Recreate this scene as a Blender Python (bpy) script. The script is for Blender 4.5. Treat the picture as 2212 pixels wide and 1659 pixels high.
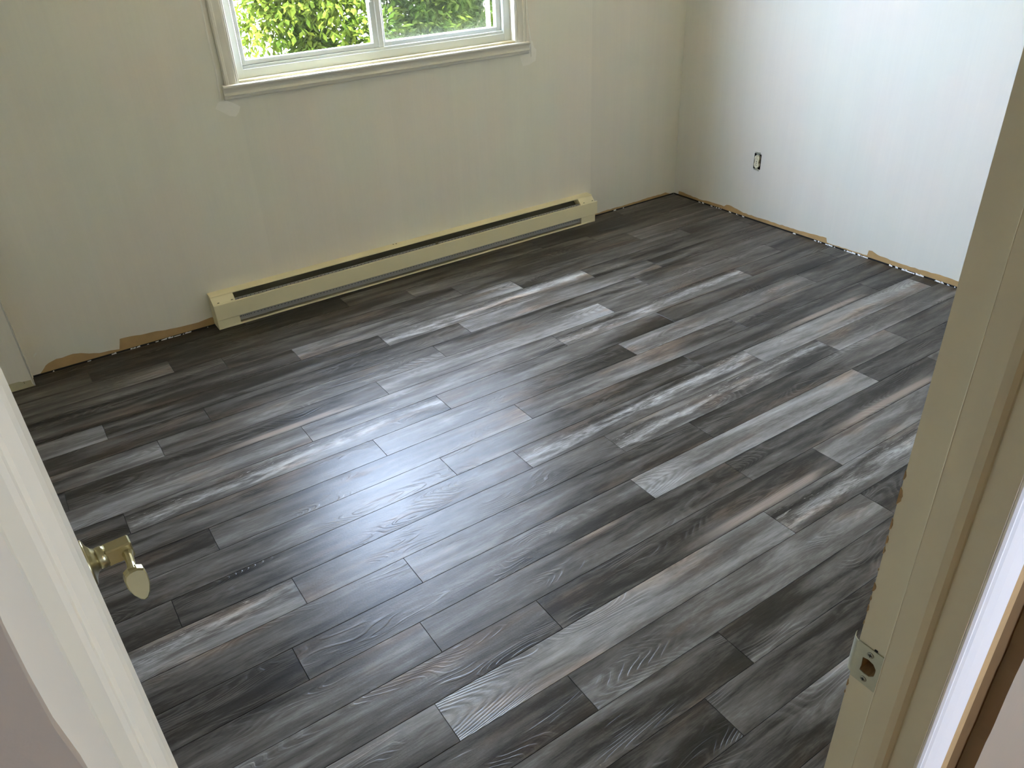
import bpy, math, random
from mathutils import Vector, Matrix

scene = bpy.context.scene
for o in list(bpy.data.objects):
    bpy.data.objects.remove(o, do_unlink=True)
COL = scene.collection

# ------------------------------------------------------------------ camera
RIGHT = (0.8277062, -0.5595578, -0.0423962)
DOWN = (-0.3219112, -0.4115741, -0.8526312)
FWD = (0.4596473, 0.7193759, -0.5207904)
cam_d = bpy.data.cameras.new('camera')
cam = bpy.data.objects.new('camera', cam_d)
COL.objects.link(cam)
m = Matrix.Identity(4)
for i in range(3):
    m[i][0] = RIGHT[i]; m[i][1] = -DOWN[i]; m[i][2] = -FWD[i]
m[2][3] = 1.70
cam.matrix_world = m
cam_d.sensor_width = 36.0
cam_d.lens = 1687.906 / 2212 * 36
cam_d.clip_start = 0.01
scene.camera = cam

# ------------------------------------------------------------------ light
SKY = (0.67, 0.81, 1.10)
SKY_STRENGTH = 70.0
SUN_STRENGTH = 170.0
EXPOSURE = 0.18
world = bpy.data.worlds.new('sky'); scene.world = world
world.use_nodes = True
bg = world.node_tree.nodes['Background']
bg.inputs[0].default_value = (*SKY, 1); bg.inputs[1].default_value = SKY_STRENGTH
sun_d = bpy.data.lights.new('sun', 'SUN'); sun_d.energy = SUN_STRENGTH; sun_d.angle = 0.01
sun_d.color = (1.0, 0.95, 0.86)
sun = bpy.data.objects.new('sun', sun_d); COL.objects.link(sun)
sun.rotation_euler = Vector((0.72, -0.04, -0.70)).to_track_quat('-Z', 'Y').to_euler()
def portal(name, loc, direction, sx, sy):
    d = bpy.data.lights.new(name, 'AREA'); d.shape = 'RECTANGLE'; d.size = sx; d.size_y = sy
    d.cycles.is_portal = True
    o = bpy.data.objects.new(name, d); COL.objects.link(o)
    o.location = loc
    o.rotation_euler = Vector(direction).to_track_quat('-Z', 'Y').to_euler()
    return o
portal('window_daylight', (1.765, 3.87, 1.60), (0, -1, 0), 1.50, 1.02)
portal('hall_daylight', (1.85, -2.13, 1.70), (0, 1, 0), .63, .63)
vs = scene.view_settings
vs.view_transform = 'Standard'; vs.look = 'None'; vs.gamma = 1.0; vs.exposure = EXPOSURE
vs.use_curve_mapping = False
scene.display_settings.display_device = 'sRGB'
scene.cycles.max_bounces = 10
scene.cycles.diffuse_bounces = 7
scene.cycles.glossy_bounces = 4
scene.cycles.transparent_max_bounces = 12
scene.cycles.sample_clamp_indirect = 0.0
scene.cycles.caustics_reflective = False
scene.cycles.caustics_refractive = False

# ------------------------------------------------------------------ helpers
class MB:
    def __init__(s): s.v = []; s.f = []; s.mi = []
    def add(s, vs, fs, mi=0):
        n = len(s.v); s.v += [tuple(v) for v in vs]
        s.f += [tuple(n + i for i in f) for f in fs]; s.mi += [mi] * len(fs)
        return s
    def box(s, a, b, mi=0, bev=0.0):
        x0, y0, z0 = (min(a[i], b[i]) for i in range(3)); x1, y1, z1 = (max(a[i], b[i]) for i in range(3))
        if bev <= 0:
            vs = [(x0,y0,z0),(x1,y0,z0),(x1,y1,z0),(x0,y1,z0),(x0,y0,z1),(x1,y0,z1),(x1,y1,z1),(x0,y1,z1)]
            fs = [(0,3,2,1),(4,5,6,7),(0,1,5,4),(1,2,6,5),(2,3,7,6),(3,0,4,7)]
            return s.add(vs, fs, mi)
        e = min(bev, (x1-x0)*.49, (y1-y0)*.49, (z1-z0)*.49)
        vs = []; idx = {}
        for cx in (0, 1):
            for cy in (0, 1):
                for cz in (0, 1):
                    X = (x0, x1)[cx]; Y = (y0, y1)[cy]; Z = (z0, z1)[cz]
                    dx = e if cx == 0 else -e; dy = e if cy == 0 else -e; dz = e if cz == 0 else -e
                    for ax, p in enumerate(((X, Y+dy, Z+dz), (X+dx, Y, Z+dz), (X+dx, Y+dy, Z))):
                        idx[(cx, cy, cz, ax)] = len(vs); vs.append(p)
        fs = []
        I = idx
        for c in (0, 1):
            q = [I[(c,0,0,0)], I[(c,1,0,0)], I[(c,1,1,0)], I[(c,0,1,0)]]; fs.append(q if c else q[::-1])
            q = [I[(0,c,0,1)], I[(1,c,0,1)], I[(1,c,1,1)], I[(0,c,1,1)]]; fs.append(q[::-1] if c else q)
            q = [I[(0,0,c,2)], I[(1,0,c,2)], I[(1,1,c,2)], I[(0,1,c,2)]]; fs.append(q if c else q[::-1])
        for a in (0, 1):
            for b_ in (0, 1):
                fs.append((I[(0,a,b_,1)], I[(1,a,b_,1)], I[(1,a,b_,2)], I[(0,a,b_,2)]))
                fs.append((I[(a,0,b_,0)], I[(a,1,b_,0)], I[(a,1,b_,2)], I[(a,0,b_,2)]))
                fs.append((I[(a,b_,0,0)], I[(a,b_,1,0)], I[(a,b_,1,1)], I[(a,b_,0,1)]))
        for cx in (0, 1):
            for cy in (0, 1):
                for cz in (0, 1):
                    fs.append((I[(cx,cy,cz,0)], I[(cx,cy,cz,1)], I[(cx,cy,cz,2)]))
        return s.add(vs, fs, mi)
    def prism(s, prof, fn, t0, t1, mi=0):
        """closed profile extruded: fn(p, t) -> xyz"""
        n = len(prof)
        vs = [fn(p, t0) for p in prof] + [fn(p, t1) for p in prof]
        fs = [(i, (i+1) % n, n+(i+1) % n, n+i) for i in range(n)]
        fs += [tuple(range(n))[::-1], tuple(range(n, 2*n))]
        return s.add(vs, fs, mi)
    def tube(s, pts, rads, seg=12, mi=0, cap=True):
        rings = []
        pts = [Vector(p) for p in pts]
        for i, p in enumerate(pts):
            d = (pts[min(i+1, len(pts)-1)] - pts[max(i-1, 0)]).normalized()
            u = d.orthogonal().normalized(); w = d.cross(u)
            if i and rings:
                pu = prev_u - d * prev_u.dot(d)
                if pu.length > 1e-6: u = pu.normalized(); w = d.cross(u)
            prev_u = u
            rings.append([p + (u*math.cos(2*math.pi*k/seg) + w*math.sin(2*math.pi*k/seg))*rads[i] for k in range(seg)])
        vs = [v for r in rings for v in r]; fs = []
        for i in range(len(pts)-1):
            for k in range(seg):
                fs.append((i*seg+k, i*seg+(k+1) % seg, (i+1)*seg+(k+1) % seg, (i+1)*seg+k))
        if cap:
            fs.append(tuple(range(seg))[::-1]); fs.append(tuple((len(pts)-1)*seg+k for k in range(seg)))
        return s.add(vs, fs, mi)
    def build(s, name, mats, parent=None, smooth=False, loc=None):
        me = bpy.data.meshes.new(name); me.from_pydata(s.v, [], s.f)
        if not isinstance(mats, (list, tuple)): mats = [mats]
        for mm in mats: me.materials.append(mm)
        if len(mats) > 1:
            for p, i in zip(me.polygons, s.mi): p.material_index = i
        import bmesh
        bm = bmesh.new(); bm.from_mesh(me); bmesh.ops.recalc_face_normals(bm, faces=bm.faces); bm.to_mesh(me); bm.free()
        if smooth:
            for p in me.polygons: p.use_smooth = True
        me.update()
        o = bpy.data.objects.new(name, me); COL.objects.link(o)
        if parent is not None:
            o.parent = parent
        if loc is not None: o.location = loc
        return o
def tag(o, label, cat, kind=None, group=None):
    o['label'] = label; o['category'] = cat
    if kind: o['kind'] = kind
    if group: o['group'] = group
    return o
def empty(name, loc=(0, 0, 0)):
    o = bpy.data.objects.new(name, None); COL.objects.link(o); o.location = loc; o.empty_display_size = .1
    return o
def panel(plane, at, thick, u0, u1, v0, v1, holes=()):
    """a wall panel with rectangular holes. plane 'y': u=X v=Z, faces at Y=at and Y=at+thick; plane 'x': u=Y"""
    us = sorted({u0, u1, *[h[0] for h in holes], *[h[1] for h in holes]})
    vz = sorted({v0, v1, *[h[2] for h in holes], *[h[3] for h in holes]})
    def P(u, v, w): return (u, w, v) if plane == 'y' else (w, u, v)
    inside = lambda a, b: any(h[0] < a < h[1] and h[2] < b < h[3] for h in holes)
    mb = MB()
    for i in range(len(us)-1):
        for j in range(len(vz)-1):
            a, b, c, d = us[i], us[i+1], vz[j], vz[j+1]
            if inside((a+b)/2, (c+d)/2): continue
            for w in (at, at+thick):
                mb.add([P(a, c, w), P(b, c, w), P(b, d, w), P(a, d, w)], [(0, 1, 2, 3)])
    for (a, b, c, d) in list(holes) + [(u0, u1, v0, v1)]:
        for (p, q) in (((a, c), (b, c)), ((b, c), (b, d)), ((b, d), (a, d)), ((a, d), (a, c))):
            mb.add([P(*p, at), P(*q, at), P(*q, at+thick), P(*p, at+thick)], [(0, 1, 2, 3)])
    import bmesh
    return mb

# ---- materials
class NT:
    def __init__(s, name):
        s.m = bpy.data.materials.new(name); s.m.use_nodes = True
        s.t = s.m.node_tree; s.n = s.t.nodes; s.n.clear()
        s.out = s.n.new('ShaderNodeOutputMaterial')
    def node(s, typ, **kw):
        n = s.n.new(typ)
        for k, v in kw.items(): setattr(n, k, v)
        return n
    def link(s, a, b): s.t.links.new(a, b)
    def val(s, inp, x):
        if isinstance(x, (int, float)): inp.default_value = x
        elif isinstance(x, (tuple, list)):
            inp.default_value = tuple(x) if len(x) == len(inp.default_value) else (*x, 1)
        else: s.link(x, inp)
    def math(s, op, a, b=0.0, c=0.0, clamp=False):
        n = s.node('ShaderNodeMath', operation=op); n.use_clamp = clamp
        for i, x in enumerate((a, b, c)): s.val(n.inputs[i], x)
        return n.outputs[0]
    def mix(s, f, a, b, mode='MIX'):
        n = s.node('ShaderNodeMix', data_type='RGBA', blend_type=mode)
        s.val(n.inputs[0], f); s.val(n.inputs[6], a); s.val(n.inputs[7], b)
        return n.outputs[2]
    def comb(s, x, y, z):
        n = s.node('ShaderNodeCombineXYZ')
        for i, q in enumerate((x, y, z)): s.val(n.inputs[i], q)
        return n.outputs[0]
    def noise(s, vec, scale=1.0, detail=3.0, rough=.55, dist=0.0):
        n = s.node('ShaderNodeTexNoise'); s.val(n.inputs['Vector'], vec)
        n.inputs['Scale'].default_value = scale; n.inputs['Detail'].default_value = detail
        n.inputs['Roughness'].default_value = rough; n.inputs['Distortion'].default_value = dist
        return n.outputs['Fac']
    def smooth(s, x, a, b):
        n = s.node('ShaderNodeMapRange', interpolation_type='SMOOTHSTEP')
        s.val(n.inputs[0], x); n.inputs[1].default_value = a; n.inputs[2].default_value = b
        return n.outputs[0]
    def ramp(s, x, stops):
        n = s.node('ShaderNodeValToRGB'); s.link(x, n.inputs[0])
        e = n.color_ramp.elements
        while len(e) < len(stops): e.new(.5)
        for k, (p, c) in zip(e, stops): k.position = p; k.color = (*c, 1)
        return n.outputs[0]
    def coords(s, kind='Object'):
        return s.node('ShaderNodeTexCoord').outputs[kind]
    def sep(s, v):
        n = s.node('ShaderNodeSeparateXYZ'); s.link(v, n.inputs[0]); return n.outputs
    def bump(s, h, strength=.3, dist=.001):
        n = s.node('ShaderNodeBump'); s.link(h, n.inputs['Height'])
        n.inputs['Strength'].default_value = strength; n.inputs['Distance'].default_value = dist
        return n.outputs[0]
    def bsdf(s, color, rough=.5, metal=0.0, normal=None, spec=.5):
        b = s.node('ShaderNodeBsdfPrincipled')
        s.val(b.inputs['Base Color'], color); s.val(b.inputs['Roughness'], rough)
        b.inputs['Metallic'].default_value = metal
        b.inputs['Specular IOR Level'].default_value = spec
        if normal is not None: s.link(normal, b.inputs['Normal'])
        s.link(b.outputs[0], s.out.inputs[0])
        return s.m

def simple(name, col, rough=.5, metal=0.0, var=.06, scale=12.0, bump=0.0, bscale=200, spec=.5):
    t = NT(name); c = t.coords()
    n = t.noise(c, scale, 4)
    f = t.math('MULTIPLY', t.math('SUBTRACT', n, .5), 2*var)
    k = t.math('ADD', f, 1.0)
    cc = t.node('ShaderNodeMix', data_type='RGBA', blend_type='MULTIPLY'); cc.inputs[0].default_value = 1
    cc.inputs[6].default_value = (*col, 1)
    t.link(t.comb(k, k, k), cc.inputs[7])
    nrm = t.bump(t.noise(c, bscale, 2), bump, .001) if bump > 0 else None
    return t.bsdf(cc.outputs[2], rough, metal, nrm, spec)

def wall_paint(name, col, axis, steps=None, streak=.05, bump=.25):
    """matt paint over old wallpaper; axis = horizontal axis index for the vertical streaks"""
    t = NT(name); c = t.coords(); s = t.sep(c)
    u = s[axis]; z = s[2]
    v1 = t.noise(t.comb(t.math('MULTIPLY', u, 9.0), t.math('MULTIPLY', z, .35), 3.0), 1.0, 4, .6)
    v2 = t.noise(t.comb(t.math('MULTIPLY', u, 110.0), t.math('MULTIPLY', z, 2.5), 7.0), 1.0, 2, .5)
    blotch = t.noise(c, 1.3, 3)
    k = t.math('ADD', 1.0, t.math('MULTIPLY', t.math('SUBTRACT', v1, .5), streak*2))
    k = t.math('ADD', k, t.math('MULTIPLY', t.math('SUBTRACT', v2, .5), streak*.8))
    k = t.math('ADD', k, t.math('MULTIPLY', t.math('SUBTRACT', blotch, .5), streak))
    if steps:
        for (pos, amt) in steps:
            k = t.math('ADD', k, t.math('MULTIPLY', t.math('GREATER_THAN', u, pos), amt))
    tint = t.noise(t.comb(t.math('MULTIPLY', u, 1.8), t.math('MULTIPLY', z, 1.4), 11.0), 1.0, 3)
    base = t.mix(t.smooth(tint, .38, .62), (col[0]*.985, col[1]*1.0, col[2]*.99), (col[0]*1.02, col[1]*.985, col[2]*.985))
    cc = t.node('ShaderNodeMix', data_type='RGBA', blend_type='MULTIPLY'); cc.inputs[0].default_value = 1
    t.link(base, cc.inputs[6]); t.link(t.comb(k, k, k), cc.inputs[7])
    h = t.math('ADD', t.math('MULTIPLY', v2, 1.0), t.math('MULTIPLY', t.noise(c, 350, 2), .7))
    return t.bsdf(cc.outputs[2], .62, 0, t.bump(h, bump, .0006), .3)

M = {}
M['wall'] = wall_paint('wall_paint', (.765, .725, .61), 0, steps=[(1.0, -.03), (2.1, .02), (3.035, -.05)])
M['wall_r'] = wall_paint('wall_paint_side', (.71, .69, .63), 1, streak=.05)
M['hall'] = wall_paint('hall_paint', (.385, .325, .25), 0, streak=.03)
M['ceil'] = simple('ceiling_paint', (.76, .73, .63), .8, var=.02)
M['trim'] = simple('trim_enamel', (.69, .635, .49), .5, var=.03, scale=5, bump=.08, bscale=60)
M['jamb'] = simple('jamb_enamel', (.66, .61, .47), .42, var=.05, scale=6, bump=.1, bscale=70)
M['white_trim'] = simple('white_trim', (.92, .92, .92), .4, var=.02)
M['casing'] = simple('window_casing_paint', (.68, .64, .53), .42, var=.05, scale=9)
M['vinyl'] = simple('vinyl_frame', (.64, .66, .62), .35, var=.02)
M['cream_wood'] = simple('cream_sill_paint', (.56, .48, .29), .4, var=.05)
M['heater'] = simple('heater_enamel', (.78, .69, .44), .38, var=.03, scale=8)
M['heater_dark'] = simple('heater_inside', (.13, .115, .07), .6, var=.1)
M['heater_grey'] = simple('heater_deflector', (.42, .40, .36), .45, metal=.3, var=.05)
M['dark'] = simple('dark_void', (.012, .011, .010), .8)
M['brass'] = simple('antique_brass', (.40, .345, .19), .32, metal=1.0, var=.08, scale=30)
M['steel'] = simple('painted_steel', (.47, .47, .37), .38, metal=.5, var=.15, scale=80)
M['screw'] = simple('screw_metal', (.35, .34, .28), .35, metal=.9, var=.2, scale=200)
M['rawwood'] = simple('raw_wood', (.50, .33, .15), .7, var=.2, scale=40, bump=.3, bscale=90)
M['brownwood'] = simple('brown_board', (.16, .085, .025), .75, var=.2, scale=20)
M['chipwood'] = simple('chipped_paint_wood', (.34, .22, .10), .7, var=.5, scale=120)
M['kraft'] = simple('torn_kraft_paper', (.46, .295, .125), .8, var=.25, scale=14, bump=.2, bscale=120)
M['filler'] = simple('filler_compound', (.82, .79, .69), .75, var=.05, scale=30)
M['oldpaint'] = simple('old_cream_paint', (.52, .46, .28), .6, var=.15, scale=25)
M['subfloor'] = simple('subfloor_board', (.055, .042, .03), .85, var=.2)
M['foil'] = simple('underlay_foil', (.70, .70, .70), .3, var=.1, scale=60)
M['outlet'] = simple('outlet_plastic', (.78, .71, .52), .35, var=.04)
M['ground'] = simple('gravel_ground', (.44, .38, .26), .9, var=.25, scale=6)
M['siding'] = simple('white_siding', (.85, .85, .84), .6, var=.03)
M['bark'] = simple('bush_stem', (.16, .12, .07), .85, var=.3, scale=30)
M['shell'] = simple('outer_shell', (.5, .48, .45), .8)

def leaf_mat(name, a, b):
    t = NT(name); c = t.coords()
    n = t.noise(c, 9.0, 2); n2 = t.noise(c, 1.6, 2)
    col = t.mix(t.smooth(t.math('ADD', t.math('MULTIPLY', n, .6), t.math('MULTIPLY', n2, .4)), .35, .65), a, b)
    d = t.node('ShaderNodeBsdfDiffuse'); t.link(col, d.inputs[0])
    tr = t.node('ShaderNodeBsdfTranslucent'); t.link(col, tr.inputs[0])
    mx = t.node('ShaderNodeMixShader'); mx.inputs[0].default_value = .45
    t.link(d.outputs[0], mx.inputs[1]); t.link(tr.outputs[0], mx.inputs[2])
    t.link(mx.outputs[0], t.out.inputs[0]); return t.m
M['leaf_a'] = leaf_mat('leaf_yellow_green', (.019, .038, .0042), (.046, .060, .0075))
M['leaf_b'] = leaf_mat('leaf_green', (.014, .032, .0048), (.031, .048, .008))

def glass_mat(name, tint, trans=1.0):
    t = NT(name)
    tr = t.node('ShaderNodeBsdfTransparent'); tr.inputs[0].default_value = (*tint, 1)
    g = t.node('ShaderNodeBsdfGlossy'); g.inputs['Roughness'].default_value = .02
    lw = t.node('ShaderNodeLayerWeight'); lw.inputs[0].default_value = .5
    f5 = t.math('ADD', .03, t.math('MULTIPLY', t.math('POWER', lw.outputs['Facing'], 5.0), .6))
    mx = t.node('ShaderNodeMixShader'); t.link(f5, mx.inputs[0])
    t.link(tr.outputs[0], mx.inputs[1]); t.link(g.outputs[0], mx.inputs[2])
    t.link(mx.outputs[0], t.out.inputs[0]); return t.m
M['glass'] = glass_mat('window_glass', (.97, .98, .97))
def screen_mat():
    t = NT('insect_screen')
    tr = t.node('ShaderNodeBsdfTransparent'); d = t.node('ShaderNodeBsdfDiffuse'); d.inputs[0].default_value = (.11, .12, .10, 1)
    mx = t.node('ShaderNodeMixShader'); mx.inputs[0].default_value = .32
    t.link(tr.outputs[0], mx.inputs[1]); t.link(d.outputs[0], mx.inputs[2]); t.link(mx.outputs[0], t.out.inputs[0]); return t.m
M['screen'] = screen_mat()

PL, PW = 1.2172, 0.12757
def plank_mat():
    t = NT('laminate_plank'); s = t.sep(t.coords())
    info = t.node('ShaderNodeObjectInfo'); rnd = info.outputs['Random']; cs = t.sep(info.outputs['Color'])
    idx = info.outputs['Object Index']; alpha = info.outputs['Alpha']
    x, y = s[0], s[1]
    off = t.math('MULTIPLY', rnd, 37.0)
    xo = t.math('ADD', x, off)
    yo = t.math('ADD', y, t.math('MULTIPLY', rnd, 11.3))
    u = t.math('ADD', t.math('DIVIDE', x, PL), .5)          # 0..1 along the plank
    v = t.math('ADD', t.math('DIVIDE', y, PW), .5)          # 0..1 across
    # lengthwise tone of the print
    wob = t.math('MULTIPLY', t.math('SUBTRACT', t.noise(t.comb(t.math('MULTIPLY', xo, 2.2), t.math('MULTIPLY', yo, 10.0), 1.0), 1, 3), .5), .5)
    uw = t.math('ADD', u, wob)
    a = t.smooth(uw, .05, .5); b = t.smooth(uw, .5, .95)
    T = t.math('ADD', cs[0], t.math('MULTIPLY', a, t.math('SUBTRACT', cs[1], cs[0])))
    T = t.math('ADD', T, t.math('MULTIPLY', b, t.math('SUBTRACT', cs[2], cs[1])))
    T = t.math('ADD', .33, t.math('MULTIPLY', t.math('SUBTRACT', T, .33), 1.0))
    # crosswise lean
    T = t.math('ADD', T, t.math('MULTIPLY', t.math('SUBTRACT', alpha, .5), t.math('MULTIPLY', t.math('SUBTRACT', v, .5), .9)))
    st = t.noise(t.comb(t.math('MULTIPLY', xo, 1.3), t.math('MULTIPLY', yo, 17.0), 0.0), 1, 4, .55, .5)
    cloud = t.noise(t.comb(t.math('MULTIPLY', xo, 4.5), t.math('MULTIPLY', yo, 26.0), 4.0), 1, 5, .62, .6)
    fine = t.noise(t.comb(t.math('MULTIPLY', xo, 24.0), t.math('MULTIPLY', yo, 250.0), 2.0), 1, 4, .65)
    T = t.math('ADD', T, t.math('MULTIPLY', t.math('SUBTRACT', st, .5), 1.0))
    T = t.math('ADD', T, t.math('MULTIPLY', t.math('SUBTRACT', cloud, .5), .66))
    T = t.math('ADD', T, t.math('MULTIPLY', t.math('SUBTRACT', fine, .5), .36))
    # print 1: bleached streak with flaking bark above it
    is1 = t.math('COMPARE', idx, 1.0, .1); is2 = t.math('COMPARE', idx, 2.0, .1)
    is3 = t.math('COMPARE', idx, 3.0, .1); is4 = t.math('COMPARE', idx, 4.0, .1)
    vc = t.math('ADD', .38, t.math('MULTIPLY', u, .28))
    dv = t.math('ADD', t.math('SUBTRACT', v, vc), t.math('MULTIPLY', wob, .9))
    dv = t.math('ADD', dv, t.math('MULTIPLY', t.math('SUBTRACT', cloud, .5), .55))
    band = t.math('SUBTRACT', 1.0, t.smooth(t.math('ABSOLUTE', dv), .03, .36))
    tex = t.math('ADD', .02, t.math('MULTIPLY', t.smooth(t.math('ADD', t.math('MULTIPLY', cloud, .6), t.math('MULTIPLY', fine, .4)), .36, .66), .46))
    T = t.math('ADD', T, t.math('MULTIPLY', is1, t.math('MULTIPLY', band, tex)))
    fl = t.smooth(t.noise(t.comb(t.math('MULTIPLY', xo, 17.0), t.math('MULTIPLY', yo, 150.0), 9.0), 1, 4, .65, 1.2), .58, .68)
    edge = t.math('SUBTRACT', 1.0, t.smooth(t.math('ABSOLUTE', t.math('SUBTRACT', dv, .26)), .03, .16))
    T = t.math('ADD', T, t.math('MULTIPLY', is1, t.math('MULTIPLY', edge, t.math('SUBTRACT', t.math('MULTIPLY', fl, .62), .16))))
    # growth rings (contours of a stretched field), printed lightly and embossed
    fld = t.noise(t.comb(t.math('MULTIPLY', xo, 1.9), t.math('MULTIPLY', yo, 8.5), 6.0), 1, 1.5, .45, .25)
    rg = t.math('SINE', t.math('MULTIPLY', fld, 190.0))
    ringmask = t.smooth(t.noise(t.comb(t.math('MULTIPLY', xo, 2.4), t.math('MULTIPLY', yo, 9.0), 14.0), 1, 2), .50, .62)
    T = t.math('ADD', T, t.math('MULTIPLY', t.math('MULTIPLY', rg, ringmask), .05))
    # prints 3 / 4: cathedral fan at the left / right end
    uf = t.math('ADD', t.math('MULTIPLY', is3, u), t.math('MULTIPLY', is4, t.math('SUBTRACT', 1.0, u)))
    isf = t.math('ADD', is3, is4)
    yy = t.math('SUBTRACT', v, .55)
    para = t.math('ADD', t.math('MULTIPLY', uf, 7.0), t.math('MULTIPLY', t.math('MULTIPLY', yy, yy), 6.0))
    para = t.math('ADD', para, t.math('MULTIPLY', t.math('SUBTRACT', cloud, .5), .5))
    fan = t.math('SINE', t.math('MULTIPLY', para, 26.0))
    fm = t.math('MULTIPLY', isf, t.math('SUBTRACT', 1.0, t.smooth(uf, .08, .24)))
    T = t.math('ADD', T, t.math('MULTIPLY', fm, t.math('ADD', .12, t.math('MULTIPLY', fan, .075))))
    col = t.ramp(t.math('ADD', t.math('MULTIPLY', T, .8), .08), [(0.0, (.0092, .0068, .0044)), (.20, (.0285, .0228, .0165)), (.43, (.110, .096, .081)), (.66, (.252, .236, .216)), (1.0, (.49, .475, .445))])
    # warm patches
    wn = t.smooth(t.noise(t.comb(t.math('MULTIPLY', xo, 2.0), t.math('MULTIPLY', yo, 9.0), 21.0), 1, 3), .52, .72)
    col = t.mix(t.math('MULTIPLY', wn, .62), col, t.mix(1.0, col, (1.34, 1.0, .76), 'MULTIPLY'))
    pk = t.math('MULTIPLY', t.math('SUBTRACT', 1.0, t.smooth(t.math('ABSOLUTE', t.math('SUBTRACT', v, .17)), .05, .17)),
                t.math('MULTIPLY', t.smooth(uw, .35, .6), t.math('SUBTRACT', 1.0, t.smooth(uw, .85, .97))))
    col = t.mix(t.math('MULTIPLY', is2, t.math('MULTIPLY', pk, .75)), col, (.30, .235, .19))
    # emboss
    h = t.math('MULTIPLY', t.math('MULTIPLY', t.smooth(rg, .25, .95), ringmask), 1.1)
    h = t.math('ADD', h, t.math('MULTIPLY', fine, .55))
    h = t.math('ADD', h, t.math('MULTIPLY', t.math('MULTIPLY', fm, fan), .5))
    h = t.math('ADD', h, t.math('MULTIPLY', t.noise(t.coords(), 160, 2), .35))
    rough = t.math('ADD', .29, t.math('MULTIPLY', cloud, .08))
    return t.bsdf(col, rough, 0, t.bump(h, .55, .0009), .225)
M['plank'] = plank_mat()

# ------------------------------------------------------------------ room dimensions
XR, YB, XL, YF = 3.76, 3.73, -0.95, 0.300
YH = 0.204                     # hall side of the doorway wall
H = 2.44
DOOR_H = 2.04
JL, JR = -0.029, 0.645         # jamb faces

# ---- floor
fl = MB().box((XL-.1, YH-.05, -.05), (XR+.1, YB+.1, -.013)).build('floor', M['subfloor'])
tag(fl, 'grey wood-look laminate plank floor of the empty room', 'floor', 'structure')
Y0 = 1.06380
UN = 1.7
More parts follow.
